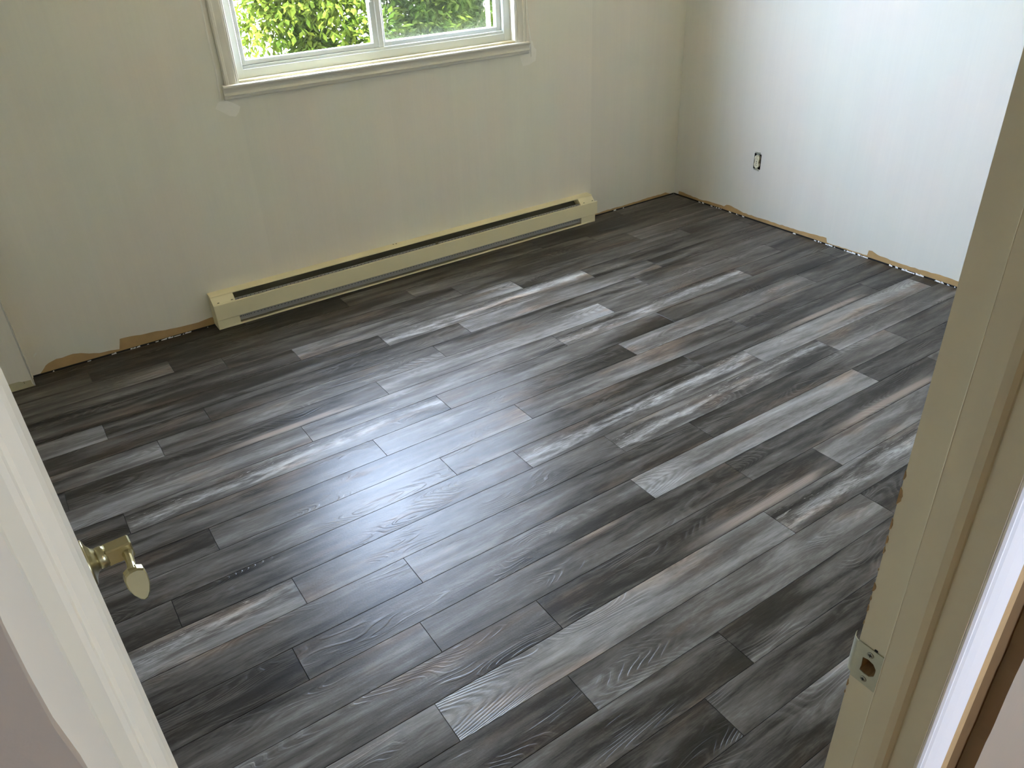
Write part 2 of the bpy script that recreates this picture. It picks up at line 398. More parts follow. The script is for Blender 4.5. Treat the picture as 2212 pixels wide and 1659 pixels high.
# row: (one joint x, {plank number counted from that joint: (left, mid, right tone, crosswise lean, print)})
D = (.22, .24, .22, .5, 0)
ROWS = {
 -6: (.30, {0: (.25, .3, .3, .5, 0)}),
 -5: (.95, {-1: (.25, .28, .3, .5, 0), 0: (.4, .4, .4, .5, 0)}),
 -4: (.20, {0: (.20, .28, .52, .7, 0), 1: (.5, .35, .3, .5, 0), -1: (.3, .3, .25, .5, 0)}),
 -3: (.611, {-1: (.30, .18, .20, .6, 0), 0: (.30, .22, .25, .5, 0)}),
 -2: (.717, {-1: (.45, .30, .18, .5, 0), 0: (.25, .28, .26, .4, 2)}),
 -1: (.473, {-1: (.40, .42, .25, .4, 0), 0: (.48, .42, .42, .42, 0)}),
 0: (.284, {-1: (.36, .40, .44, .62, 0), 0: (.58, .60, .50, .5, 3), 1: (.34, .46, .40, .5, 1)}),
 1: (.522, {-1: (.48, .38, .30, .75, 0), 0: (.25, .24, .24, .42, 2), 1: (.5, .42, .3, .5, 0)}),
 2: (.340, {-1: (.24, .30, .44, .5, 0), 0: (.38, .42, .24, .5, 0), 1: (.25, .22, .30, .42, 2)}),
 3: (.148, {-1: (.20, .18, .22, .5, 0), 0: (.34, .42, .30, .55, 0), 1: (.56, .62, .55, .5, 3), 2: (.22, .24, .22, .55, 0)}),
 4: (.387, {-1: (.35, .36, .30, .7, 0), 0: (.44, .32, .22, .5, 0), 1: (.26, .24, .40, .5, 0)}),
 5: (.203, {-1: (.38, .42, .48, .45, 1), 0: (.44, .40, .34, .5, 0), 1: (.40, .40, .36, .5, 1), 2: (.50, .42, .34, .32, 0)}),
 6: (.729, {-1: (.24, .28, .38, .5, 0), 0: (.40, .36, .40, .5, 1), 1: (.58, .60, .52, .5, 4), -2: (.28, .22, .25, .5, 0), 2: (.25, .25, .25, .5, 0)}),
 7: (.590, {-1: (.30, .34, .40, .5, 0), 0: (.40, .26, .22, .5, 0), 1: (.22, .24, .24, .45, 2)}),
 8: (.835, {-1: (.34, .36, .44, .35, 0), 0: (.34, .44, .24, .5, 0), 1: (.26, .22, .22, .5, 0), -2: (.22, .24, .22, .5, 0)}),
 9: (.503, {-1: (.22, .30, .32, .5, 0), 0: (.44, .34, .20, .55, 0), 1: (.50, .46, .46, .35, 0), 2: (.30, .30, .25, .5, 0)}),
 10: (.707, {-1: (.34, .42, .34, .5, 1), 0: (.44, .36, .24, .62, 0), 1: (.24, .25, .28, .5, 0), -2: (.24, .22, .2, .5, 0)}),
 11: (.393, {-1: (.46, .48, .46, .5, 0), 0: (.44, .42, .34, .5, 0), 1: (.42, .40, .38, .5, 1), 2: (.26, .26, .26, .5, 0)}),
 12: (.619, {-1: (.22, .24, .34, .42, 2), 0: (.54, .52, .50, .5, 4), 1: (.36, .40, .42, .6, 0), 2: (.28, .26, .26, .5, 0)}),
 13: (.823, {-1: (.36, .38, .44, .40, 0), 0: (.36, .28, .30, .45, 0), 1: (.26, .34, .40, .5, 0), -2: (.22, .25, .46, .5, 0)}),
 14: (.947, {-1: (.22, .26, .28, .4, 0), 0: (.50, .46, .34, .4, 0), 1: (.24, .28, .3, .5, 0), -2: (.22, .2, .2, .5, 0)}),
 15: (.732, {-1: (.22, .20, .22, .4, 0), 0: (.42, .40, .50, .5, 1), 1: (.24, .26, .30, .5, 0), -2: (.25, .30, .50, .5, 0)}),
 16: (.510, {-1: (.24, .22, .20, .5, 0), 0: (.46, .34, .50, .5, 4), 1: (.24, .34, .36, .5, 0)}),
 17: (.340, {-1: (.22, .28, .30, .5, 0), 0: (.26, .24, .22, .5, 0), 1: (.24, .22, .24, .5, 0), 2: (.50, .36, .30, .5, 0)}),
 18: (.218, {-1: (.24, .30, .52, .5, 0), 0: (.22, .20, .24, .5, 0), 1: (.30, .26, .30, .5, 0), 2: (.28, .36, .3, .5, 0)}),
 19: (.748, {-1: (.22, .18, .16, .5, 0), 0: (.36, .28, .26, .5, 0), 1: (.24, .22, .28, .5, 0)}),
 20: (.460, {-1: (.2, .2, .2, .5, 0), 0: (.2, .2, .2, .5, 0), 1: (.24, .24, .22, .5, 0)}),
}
PLANK_CACHE = {}
def plank_mesh(x0, x1, y0, y1):
    key = tuple(round(q, 4) for q in (x0, x1, y0, y1))
    if key in PLANK_CACHE: return PLANK_CACHE[key]
    g = .0006; e = .0006
    x0 += g; x1 -= g; y0 += g; y1 -= g
    rect = lambda d, z: [(x0+d, y0+d, z), (x1-d, y0+d, z), (x1-d, y1-d, z), (x0+d, y1-d, z)]
    vs = rect(0, -.012) + rect(0, -e) + rect(e, 0)
    fs = [(0, 3, 2, 1), (8, 9, 10, 11)]
    for k in (0, 4):
        for i in range(4): fs.append((k+i, k+(i+1) % 4, k+4+(i+1) % 4, k+4+i))
    me = bpy.data.meshes.new('plank'); me.from_pydata(vs, [], fs); me.materials.append(M['plank']); me.update()
    PLANK_CACHE[key] = me
    return me
FX0, FX1, FY0, FY1 = XL+.012, XR-.016, .215, YB-.015
rr = random.Random(5)
for k, (jx, tones) in ROWS.items():
    yc = Y0 + (k+.5)*PW
    y0, y1 = -PW/2, PW/2
    if yc + y1 > FY1: y1 = FY1 - yc
    if yc + y0 < FY0: y0 = FY0 - yc
    if y1 - y0 < .01: continue
    n = -4
    while jx*UN + n*PL < FX1:
        a = jx*UN + n*PL; b = a + PL; c = (a+b)/2
        lo, hi = max(a, FX0), min(b, FX1)
        if k <= -7: lo = max(lo, JL)
        if hi - lo > .02:
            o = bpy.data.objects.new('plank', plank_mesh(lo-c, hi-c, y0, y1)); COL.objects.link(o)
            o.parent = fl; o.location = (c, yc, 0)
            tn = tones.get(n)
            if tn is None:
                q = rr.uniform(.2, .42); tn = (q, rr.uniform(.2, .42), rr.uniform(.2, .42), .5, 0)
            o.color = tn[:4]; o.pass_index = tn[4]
        n += 1
# foil underlay edge showing in the gap along the right and back walls
rr = random.Random(9)
def foil(name, along, spans):
    mb = MB()
    for (a, b, dens, hmax) in spans:
        n = int((b-a)*dens)
        for i in range(n):
            p = rr.uniform(a, b); w = rr.uniform(.005, .026); h = rr.uniform(.05, .55)*hmax; d = rr.uniform(.002, .010); j = rr.uniform(-.005, .005)
            q = [(p-w/2, d+.003, -.005), (p+w*.35, d+.003+j*.4, -.004), (p+w/2+j, d-.001, h), (p-w*.3-j, d, h*rr.uniform(.3, 1))]
            vs = [(XR-.001-c[1], c[0], c[2]) if along == 'y' else (c[0], YB-.001-c[1], c[2]) for c in q]
            mb.add(vs, [(0, 1, 2, 3)])
    o = mb.build(name, M['foil'], fl); o['kind'] = 'stuff'; o['label'] = 'silvery underlay scraps in the wall gap'
foil('underlay_scraps', 'y', [(1.75, 2.15, 80, .011), (2.25, 2.5, 80, .010), (2.5, 2.75, 30, .008), (3.1, 3.5, 36, .008)])
foil('underlay_scraps', 'x', [(.25, .66, 40, .008), (-.1, .2, 16, .006), (3.2, 3.4, 14, .008)])

# ---- walls
WZ0 = -.013
win = (1.020, 2.512, 1.085, 2.10)
outl = (3.037, 3.089, .305, .395)
wb = panel('y', YB, .13, XL-.1, XR+.1, WZ0, H, [win]).build('wall_back', M['wall'])
tag(wb, 'primed off-white wall with the window above the baseboard heater', 'wall', 'structure')
wr = panel('x', XR, .10, YH, YB+.13, WZ0, H, [outl]).build('wall_right', M['wall_r'])
tag(wr, 'pale bluish-white wall with faint vertical lines and an uncovered outlet', 'wall', 'structure')
wl = MB().box((XL-.1, YH, WZ0), (XL, YB+.13, H)).build('wall_left', M['wall'])
tag(wl, 'off-white side wall of the room behind the open door', 'wall', 'structure')
wj = MB().box((XL, 3.63, WZ0), (-.157, YB, H)).build('wall_jog', M['wall'])
tag(wj, 'short off-white wall return at the far left corner', 'wall', 'structure')
jb = MB()
tops = [(-.95, .036), (-.21, .038), (-.196, .033), (-.183, .032), (-.165, .031), (-.166, .012), (-.160, .004)]
for (a, b) in zip(tops, tops[1:]):
    if b[0] <= a[0]: continue
    jb.add([(a[0], 3.6292, 0), (b[0], 3.6292, 0), (b[0], 3.6292, b[1]), (a[0], 3.6292, a[1]),
            (a[0], 3.6302, 0), (b[0], 3.6302, 0), (b[0], 3.6302, b[1]), (a[0], 3.6302, a[1])],
           [(0, 1, 2, 3), (3, 2, 6, 7), (1, 5, 6, 2), (0, 4, 5, 1), (4, 7, 6, 5), (0, 3, 7, 4)])
jb.build('old_paint_strip', M['oldpaint'], wj)['label'] = 'unpainted beige strip where a baseboard was'
cb = MB().tube([(-.1585, 3.6315, 0.0), (-.1582, 3.6312, 1.2), (-.1585, 3.6315, 2.44)], [.0030, .0028, .0028], 12)
cb.build('corner_bead', M['filler'], wj, smooth=True)
for hx, hz in ((-.192, .030), (-.192, .024)):
    MB().box((hx-.0014, 3.6285, hz-.0014), (hx+.0014, 3.63, hz+.0014), bev=.0005).build('nail_hole', M['dark'], wj)
tag(MB().box((XL-.1, YF-.1, H), (XR+.1, YB+.13, H+.12)).build('ceiling', M['ceil']), 'plain white ceiling of the empty room', 'ceiling', 'structure')

def torn(name, along, prof, parent, zb=.0015, proud=.0009):
    mb = MB()
    rng = random.Random(len(prof))
    pts = [prof[0]]
    for p, q in zip(prof, prof[1:]):               # ragged edge
        d = math.hypot(q[0]-p[0], q[1]-p[1]); n = max(1, int(d/.02))
        for i in range(1, n+1):
            f = i/n; j = rng.uniform(-.0022, .0022) if i < n else 0
            pts.append((p[0]+(q[0]-p[0])*f, p[1]+(q[1]-p[1])*f+j))
    P = (lambda u, z, w: (XR-w, u, z)) if along == 'y' else (lambda u, z, w: (u, YB-w, z))
    for a, b in zip(pts, pts[1:]):
        if abs(b[0]-a[0]) < 1e-5: continue
        vs = [P(a[0], zb, proud), P(b[0], zb, proud), P(b[0], b[1], proud), P(a[0], a[1], proud),
              P(a[0], zb, -.002), P(b[0], zb, -.002), P(b[0], b[1], -.002), P(a[0], a[1], -.002)]
        mb.add(vs, [(0, 1, 2, 3), (3, 2, 6, 7), (4, 5, 6, 7)])
    o = mb.build(name, M['kraft'], parent); o['label'] = 'torn bare brown paper where the baseboard was pulled off'
    return o
RS = [(3.685,.023),(3.638,.023),(3.492,.013),(3.433,.019),(3.354,.020),(3.282,.020),(3.263,.035),(3.222,.037),(3.124,.019),(2.992,.020),(2.865,.020),(2.744,.023),(2.627,.026),(2.518,.032),(2.510,.007),(2.454,.006),(2.368,.007),(2.254,.010),(2.250,.039),(2.231,.042),(2.198,.031),(2.098,.025),(2.003,.023),(1.913,.029),(1.824,.031),(1.70,.031)]
BL = [(-.125,.002),(-.093,.033),(-.079,.040),(-.045,.049),(-.021,.047),(.024,.051),(.056,.044),(.087,.031),(.129,.019),(.179,.016),(.213,.010),(.228,.060),(.258,.059),(.319,.051),(.387,.048),(.451,.040),(.504,.035),(.560,.033),(.611,.036),(.647,.040),(.70,.020)]
BR = [(2.98,.008),(3.081,.010),(3.136,.012),(3.262,.013),(3.319,.012),(3.479,.016),(3.658,.017),(3.681,.020),(3.72,.004)]
MB().box((XR-.0006, YF, -.0125), (XR+.001, YB-.001, .0016)).build('painted_gap_shade', M['dark'], wr)  # dark strips painted in for the shade of the gap below both walls
MB().box((-.155, YB-.0006, -.0125), (XR-.002, YB+.001, .0016)).build('painted_gap_shade', M['dark'], wb)
torn('torn_paper', 'y', RS, wr)
torn('torn_paper', 'x', BL, wb)
torn('torn_paper', 'x', BR, wb)
def patch(name, poly, parent, w=.0012, mat='filler'):
    mb = MB(); n = len(poly)
    c = (sum(p[0] for p in poly)/n, sum(p[1] for p in poly)/n)
    vs = [(c[0], YB-w, c[1])] + [(c[0]+(p[0]-c[0])*.8, YB-w*.8, c[1]+(p[1]-c[1])*.8) for p in poly] + [(p[0], YB+.0004, p[1]) for p in poly]
    fs = [(0, 1+i, 1+(i+1) % n) for i in range(n)] + [(1+i, 1+n+i, 1+n+(i+1) % n, 1+(i+1) % n) for i in range(n)]
    mb.add(vs, fs); return mb.build(name, M[mat], parent, smooth=True)
patch('filler_patch', [(.938,1.028),(.985,1.003),(1.011,.985),(.999,.961),(.979,.943),(.950,.951),(.912,.979),(.893,.992),(.909,1.015)], wb)
patch('filler_patch', [(2.575,1.09),(2.625,1.082),(2.635,1.047),(2.651,1.033),(2.643,.974),(2.598,.958),(2.553,.955),(2.534,1.005),(2.575,1.02)], wb)
patch('filler_patch', [(-.110,.106),(-.108,.098),(-.121,.086),(-.129,.083),(-.122,.097)], wb)
for pts, nm in (([(.938,2.1),(.937,1.424),(.934,1.28),(.935,1.162),(.932,1.093),(.928,1.02)], 'l'), ([(2.592,2.1),(2.590,1.35),(2.596,1.2),(2.612,1.083),(2.61,1.0)], 'r')):
    MB().tube([(p[0], YB+.0035, p[1]) for p in pts], [.006, .0055, .005, .006, .0055, .005][:len(pts)], 8).build('caulk_smear', M['filler'], wb, smooth=True)

# ---- doorway wall and hall
wf = MB()
wf.box((XL-.1, .216, WZ0), (-.048, YF, H)); wf.box((.80, .226, WZ0), (XR, YF, H))
wf.box((-.048, YH, DOOR_H+.02), (.80, YF, H))
wf = wf.build('wall_front', M['wall'])
tag(wf, 'wall around the doorway seen only as its cut edge', 'wall', 'structure')
def ragged_wall(name, x0, x1, edge_x, y0, y1, seed):
    rg = random.Random(seed); mb = MB(); zs = [i*.02 for i in range(0, 123)]
    xs = [edge_x + rg.uniform(-.0012, .0012) + .0012*math.sin(i*.9) for i in range(len(zs))]
    far = x0 if edge_x == x1 else x1
    for i in range(len(zs)-1):
        a = [(far, y0, zs[i]), (xs[i], y0, zs[i]), (xs[i+1], y0, zs[i+1]), (far, y0, zs[i+1])]
        b = [(p[0], y1, p[2]) for p in a]
        mb.add(a+b, [(0, 1, 2, 3), (1, 5, 6, 2), (4, 7, 6, 5)])
    return mb.build(name, M['hall'])
hl = ragged_wall('wall_hall_left', -1.2, -.0372, -.0372, .198, .216, 1)
tag(hl, 'beige painted hall wall left of the doorway', 'wall', 'structure')
hr = ragged_wall('wall_hall_right', .868, 3.2, .868, .204, .2255, 2)
tag(hr, 'beige painted hall wall right of the doorway with a ragged paint edge', 'wall', 'structure')
tag(MB().box((-1.3, -2.1, 0), (-1.2, .216, H)).build('wall_hall_side', M['hall']), 'beige side wall at the left end of the hall', 'wall', 'structure')
hallw = panel('y', -2.2, .1, -1.3, 3.1, 0, H, [(1.535, 2.165, 1.385, 2.015)]).build('wall_hall_back', M['hall'])
tag(hallw, 'beige hall wall behind the photographer with a small window opening', 'wall', 'structure')
hw = MB().box((3.0, -2.1, 0), (3.1, .2255, H)).build('wall_hall_end', M['hall'])
tag(hw, 'beige end wall of the hall', 'wall', 'structure')
tag(MB().box((-1.3, -2.2, H), (3.1, YF-.1, H+.12)).build('ceiling_hall', M['ceil']), 'plain white hall ceiling', 'ceiling', 'structure')
tag(MB().box((-1.3, -2.2, -.05), (3.1, .21, -.001)).build('floor_hall', M['rawwood']), 'bare wood floor of the hall outside the room', 'floor', 'structure')

# ---- jambs
zf = lambda p, t: (p[0], p[1], t)
tl = MB().prism([(JL, YF), (JL, YH), (JL-.012, YH-.001), (JL-.019, YH), (JL-.019, YF)], zf, 0, DOOR_H).build('trim_1', M['trim'])
tag(tl, 'cream painted left door jamb with its stop moulding', 'door jamb', 'structure')
MB().prism([(JL-.001, .266), (-.0188, .266), (-.0180, .262), (-.0180, .2400), (-.0190, .2350), (-.0222, .2290), (-.0236, .2288), (-.0241, .2262), (-.0256, .2235), (-.0266, .2195), (-.0295, .2075), (JL-.004, .2070)], zf, 0, DOOR_H).build('door_stop', M['trim'], tl)
tr = panel('x', JR, .019, YH, YF, 0, DOOR_H, [(.2712, .2918, .9255, .9545)])
tr = tr.build('trim_2', M['jamb'])
tag(tr, 'cream right door jamb with chipped edge and strike plate', 'door jamb', 'structure')
MB().prism([(JR+.001, .2640), (.6362, .2640), (.6352, .2630), (.6352, .240), (.6375, .233), (.642, .2295), (JR+.001, .2288)], zf, 0, DOOR_H).build('door_stop', M['jamb'], tr)
MB().tube([(.6354, .2636, z*.1) for z in range(0, 21)], [.0006+.00025*math.sin(z*2.1) for z in range(0, 21)], 6).build('paint_bead', M['trim'], tr)
# hall casing of the right jamb
cs = [(JR+.002, YH+.001), (JR+.002, .2015), (JR+.005, .1995), (JR+.010, .2002), (JR+.014, .1985), (JR+.030, .1965), (JR+.058, .1955), (JR+.0605, .198), (JR+.0605, .216), (JR+.002, .216)]
MB().prism(cs, zf, 0, DOOR_H+.06).build('hall_casing', M['white_trim'], tr)
MB().prism([(.700, .207), (.7645, .207), (.768, .2095), (.770, .214), (.770, .2255), (.700, .2255)], zf, 0, DOOR_H+.05).build('bare_wood_strip', M['rawwood'], tr)
MB().box((.768, .2235, 0), (.92, .2262, DOOR_H)).build('brown_backing', M['brownwood'], tr)
tag(MB().box((JL-.019, YH, DOOR_H), (JR+.019, YF, DOOR_H+.02)).build('trim_3', M['jamb']), 'cream head jamb above the doorway', 'door jamb', 'structure')
# chips in the jamb edge
rg = random.Random(3)
CH = [(1.206, .012, .004), (1.180, .022, .0075), (1.143, .016, .004), (1.121, .012, .004), (1.107, .010, .0035), (1.079, .004, .002), (1.053, .013, .0055), (1.036, .007, .003), (1.020, .012, .003), (.998, .006, .002), (.895, .012, .004), (.878, .006, .002)]
for z, hh, ww in CH:
    n = 7; poly = []
    for i in range(n+1):
        t_ = i/n; poly.append((YF+.0004 - .55*ww*math.sin(math.pi*t_)**.6*rg.uniform(.6, 1.0), z-hh/2*1.0+hh*t_))
    mb = MB(); vs = [(JR-.0007, YF+.0006, z-hh/2), (JR-.0007, YF+.0006, z+hh/2)] + [(JR-.0007, a, b) for a, b in poly[::-1]]
    vs2 = [(JR+.002, v[1], v[2]) for v in vs]; k = len(vs)
    mb.add(vs+vs2, [tuple(range(k)), tuple(range(k, 2*k))[::-1]] + [(i, (i+1) % k, k+(i+1) % k, k+i) for i in range(k)])
    mb.build('paint_chip', M['chipwood'], tr)
# strike plate
def strike():
    hole = [(.2904, .9503), (.2836, .9522), (.2768, .9505), (.2728, .9451), (.2725, .9395), (.2731, .9336), (.2783, .9281), (.2840, .9278), (.2903, .929), (.2896, .9377)]
    out = [(.2995, .9695), (.2840, .9695), (.2680, .9695), (.2680, .9550), (.2680, .9400), (.2680, .9230), (.2680, .9110), (.2840, .9110), (.2995, .9110), (.2995, .9400)]
    mb = MB(); n = len(hole); xf, xb = JR-.0016, JR+.0005
    vs = [(xf, *p) for p in out] + [(xf, *p) for p in hole] + [(xb, *p) for p in out] + [(xb+.008, *p) for p in hole]
    for i in range(n):
        j = (i+1) % n
        mb_f = [(i, j, n+j, n+i), (i, j, 2*n+j, 2*n+i)]
        mb.add([vs[q] for q in mb_f[0]], [(0, 1, 2, 3)]); mb.add([vs[q] for q in mb_f[1]], [(0, 1, 2, 3)])
    p = mb.build('strike_plate', M['steel'], tr)
    p['label'] = 'paint-smeared metal strike plate'
    lip = []
    for i in range(9):
        a = i/8; lip.append((.2985+.0115*math.sin(a*1.4), xf + .0125*(1-math.cos(a*1.45))))
    mb = MB(); zt, zb_ = .9685, .9165
    for (a, b) in zip(lip, lip[1:]):
        for d in (0, .0014):
            mb.add([(a[1]+d, a[0], zb_), (b[1]+d, b[0], zb_), (b[1]+d, b[0], zt), (a[1]+d, a[0], zt)], [(0, 1, 2, 3)])
        for z in (zb_, zt):
            mb.add([(a[1], a[0], z), (b[1], b[0], z), (b[1]+.0014, b[0], z), (a[1]+.0014, a[0], z)], [(0, 1, 2, 3)])
    mb.build('strike_lip', M['steel'], p, smooth=False)
    mb = MB(); cy, cz = .2815, .940
    pts = hole; n = len(pts)
    mb.add([(JR-.0004, *q) for q in pts] + [(JR+.016, cy+(q[0]-cy)*.75, cz+(q[1]-cz)*.75) for q in pts],
           [(i, (i+1) % n, n+(i+1) % n, n+i) for i in range(n)] + [tuple(range(n, 2*n))])
    mb.build('latch_hole', M['chipwood'], p)
    for (y, z) in ((.2826, .9605), (.2834, .9198)):
        sc = MB().tube([(xf+.001, y, z), (xf-.0006, y, z), (xf-.0010, y, z)], [.0040, .0040, .0028], 14).build('screw', M['screw'], p)
        cr = MB().box((xf-.0014, y-.0022, z-.0005), (xf-.0009, y+.0022, z+.0005)).box((xf-.0014, y-.0005, z-.0022), (xf-.0009, y+.0005, z+.0022))
        # cross slot joined with the screw as one mesh keeps the thing at two levels below the jamb
        sc.data.materials.append(M['dark'])
        base = len(sc.data.vertices)
        import bmesh
        bm = bmesh.new(); bm.from_mesh(sc.data); bv = [bm.verts.new(v) for v in cr.v]
        for f in cr.f:
            fc = bm.faces.new([bv[i] for i in f]); fc.material_index = 1
        bm.to_mesh(sc.data); bm.free()
    MB().box((JR-.0012, .2765, .9695), (JR+.0002, .2805, .9722), bev=.0005).build('nail_head', M['dark'], tr)
strike()

# ---- open door
door = empty('door_1', (JL-.004, YF+.004, 0))
door.rotation_euler = (0, 0, math.radians(3.0))
tag(door, 'cream interior door opened into the room with a brass lever', 'door', 'structure')
DW, DT = .705, .035
MB().box((-DT, 0, .012), (0, DW, 2.02), bev=.002).build('door_slab', M['trim'], door)
for zz in (.25, 1.05, 1.8):
    MB().tube([(.004, -.003, zz-.045), (.004, -.003, zz+.045)], [.006, .006], 10).build('hinge', M['brass'], door)
dc = MB().box((-.024, DW-.0006, .945), (-.011, DW+.0012, 1.03)).build('latch_face', M['brass'], door)
HY, HZ = .655, .985
lever = MB()
lever.tube([(.0, HY, HZ), (.003, HY, HZ), (.0045, HY, HZ), (.0065, HY, HZ), (.010, HY, HZ), (.0145, HY, HZ)], [.0325, .0325, .0300, .0225, .0170, .0145], 28)
hd = lever.build('rosette', M['brass'], door, smooth=True); hd['label'] = 'round antique brass door rose'
nk = MB().tube([(.013, HY, HZ), (.016, HY, HZ), (.021, HY, HZ), (.026, HY, HZ)], [.0145, .0155, .0155, .0135], 20)
nk.build('neck', M['brass'], door, smooth=True)
lv = MB()
lv.box((.023, HY-.012, HZ-.0125), (.057, HY+.010, HZ+.0125), bev=.002)
lv.tube([(.049, HY-.006, HZ-.002), (.048, HY-.018, HZ-.003), (.047, HY-.034, HZ-.005), (.0455, HY-.047, HZ-.007)], [.0085, .0058, .0055, .008], 14)
lv = lv.build('lever', M['brass'], door, smooth=False)
# spade shaped tip of the lever
out2 = [(x_*.84, z_*.84) for x_, z_ in [(-.0135, .015), (-.006, .0185), (.006, .0190), (.0145, .0155), (.0165, .006), (.0155, -.006), (.0110, -.0175), (.0050, -.0245), (.0000, -.0255), (-.0050, -.0225), (-.0115, -.0140), (-.0160, -.003), (-.0165, .008)]]
sp = MB(); n = len(out2)
cx_, cy_, cz_ = .0455, HY-.060, HZ-.016
def spp(p, d, k): return (cx_+p[0]*k, cy_+d + p[1]*k*.55, cz_+p[1]*k)
vs = [spp(p, -.003, .90) for p in out2] + [spp(p, -.001, 1.0) for p in out2] + [spp(p, .008, 1.0) for p in out2] + [spp(p, .015, .55) for p in out2]
fs = [tuple(range(n))[::-1], tuple(range(3*n, 4*n))]
for r in range(3):
    fs += [(r*n+i, r*n+(i+1) % n, (r+1)*n+(i+1) % n, (r+1)*n+i) for i in range(n)]
sp.add(vs, fs); sp.build('lever_tip', M['brass'], lv, smooth=False)

# ------------------------------------------------------------------ window
w1 = empty('window_1', (1.766, YB, 1.085))
tag(w1, 'white vinyl sliding window with cream painted casing and sill', 'window', 'structure')
W0 = Vector(w1.location)
def wpart(mb, name, mat, parent=None, smooth=False):
    pos = W0 if (parent is None or parent is w1) else Vector((0, 0, 0))
    mb.v = [tuple(Vector(v)-W0) for v in mb.v]
    return mb.build(name, mat, parent or w1, smooth)
# side and head casing: stepped profile (offset from opening, proud)
prof = [(0, 0), (0, .006), (.005, .009), (.010, .0085), (.013, .011), (.030, .0125), (.044, .013), (.047, .0165), (.058, .018), (.063, .014), (.063, 0)]
zx0, zx1 = 1.080, 2.165
wpart(MB().prism(prof, lambda p, t: (1.020-p[0], YB-p[1], t), zx0, zx1), 'casing', M['casing'])
wpart(MB().prism(prof, lambda p, t: (2.512+p[0], YB-p[1], t), zx0, zx1), 'casing', M['casing'])
wpart(MB().prism(prof, lambda p, t: (t, YB-p[1], 2.10+p[0]), .957, 2.575), 'casing', M['casing'])
# sill nosing with an ogee apron
ap = [(0, 1.083), (.022, 1.083), (.026, 1.080), (.0265, 1.074), (.024, 1.070), (.020, 1.066), (.0165, 1.058), (.0155, 1.050), (.0185, 1.043), (.021, 1.040), (.020, 1.036), (.013, 1.034), (.012, 1.025), (.009, 1.021), (0, 1.020)]
wpart(MB().prism(ap, lambda p, t: (t, YB-p[0], p[1]), .944, 2.590), 'sill_apron', M['casing'])
# liner
ln = MB()
ln.box((1.008, YB-.004, 1.083), (2.524, YB+.045, 1.092)); 
wpart(ln, 'sill_board', M['cream_wood'])
for (a, b) in (((1.012, YB-.006, 1.085), (1.024, YB+.045, 2.10)), ((2.508, YB-.006, 1.085), (2.520, YB+.045, 2.10)), ((1.02, YB-.006, 2.09), (2.512, YB+.045, 2.102))):
    wpart(MB().box(a, b, bev=.001), 'jamb_liner', M['casing'])
# vinyl frame
YV = YB+.040
fr = MB()
for a, b in (((1.0205, YV, 1.0855), (1.066, YV+.085, 2.0995)), ((2.466, YV, 1.0855), (2.5115, YV+.085, 2.0995)), ((1.024, YV, 2.05), (2.508, YV+.085, 2.09))):
    fr.box(a, b, bev=.003)
fr.box((1.022, YV+.0005, 1.0855), (2.510, YV+.085, 1.130), bev=.002); fr.box((1.06, YV+.006, 1.128), (2.47, YV+.085, 1.143), bev=.0015)
wpart(fr, 'frame', M['vinyl'])
# left sash (inner track)
def sash(name, x0, x1, z0, z1, y, t, sl, sr, sb, glass_y, gm='glass'):
    mb = MB()
    mb.box((x0, y, z0), (x0+sl, y+t, z1), bev=.002); mb.box((x1-sr, y, z0), (x1, y+t, z1), bev=.002)
    mb.box((x0, y+.001, z0), (x1, y+t-.001, z0+sb), bev=.002); mb.box((x0, y+.001, z1-.025), (x1, y+t-.001, z1), bev=.002)
    s_ = wpart(mb, name, M['vinyl'])
    wpart(MB().box((x0+sl-.004, glass_y, z0+sb-.004), (x1-sr+.004, glass_y+.004, z1-.022)), 'pane', M[gm], s_)
    return s_
s1 = sash('sash', 1.066, 1.752, 1.143, 2.05, YV+.010, .028, .020, .036, .022, YV+.026)
s2 = sash('sash', 1.752, 2.466, 1.132, 2.05, YV+.022, .028, .036, .030, .030, YV+.040)
wpart(MB().box((1.742, YV+.004, 1.143), (1.772, YV+.030, 2.05), bev=.003), 'meeting_rail', M['vinyl'])
lt = MB().box((1.716, YV-.002, 1.345), (1.730, YV+.012, 1.40), bev=.003).box((1.720, YV-.010, 1.36), (1.727, YV+.002, 1.395), bev=.002)
wpart(lt, 'sash_latch', M['vinyl'])
# insect screen outside the right half
sf = MB()
for a, b in (((2.405, YV+.062, 1.145), (2.428, YV+.072, 2.05)), ((1.765, YV+.062, 1.145), (1.785, YV+.072, 2.05)), ((1.765, YV+.062, 1.145), (2.428, YV+.072, 1.162)), ((1.765, YV+.062, 2.03), (2.428, YV+.072, 2.05))):
    sf.box(a, b, bev=.001)
sfo = wpart(sf, 'screen_frame', M['vinyl'])
wpart(MB().box((1.78, YV+.0665, 1.155), (2.41, YV+.0675, 2.04)), 'screen_mesh', M['screen'], sfo)
rgp = [(2.398+.011*math.cos(a), YV+.057, 1.272+.013*math.sin(a)) for a in [math.radians(q) for q in range(60, 331, 18)]]
wpart(MB().tube(rgp, [.0026]*len(rgp), 8), 'pull_loop', M['vinyl'], sfo, True)

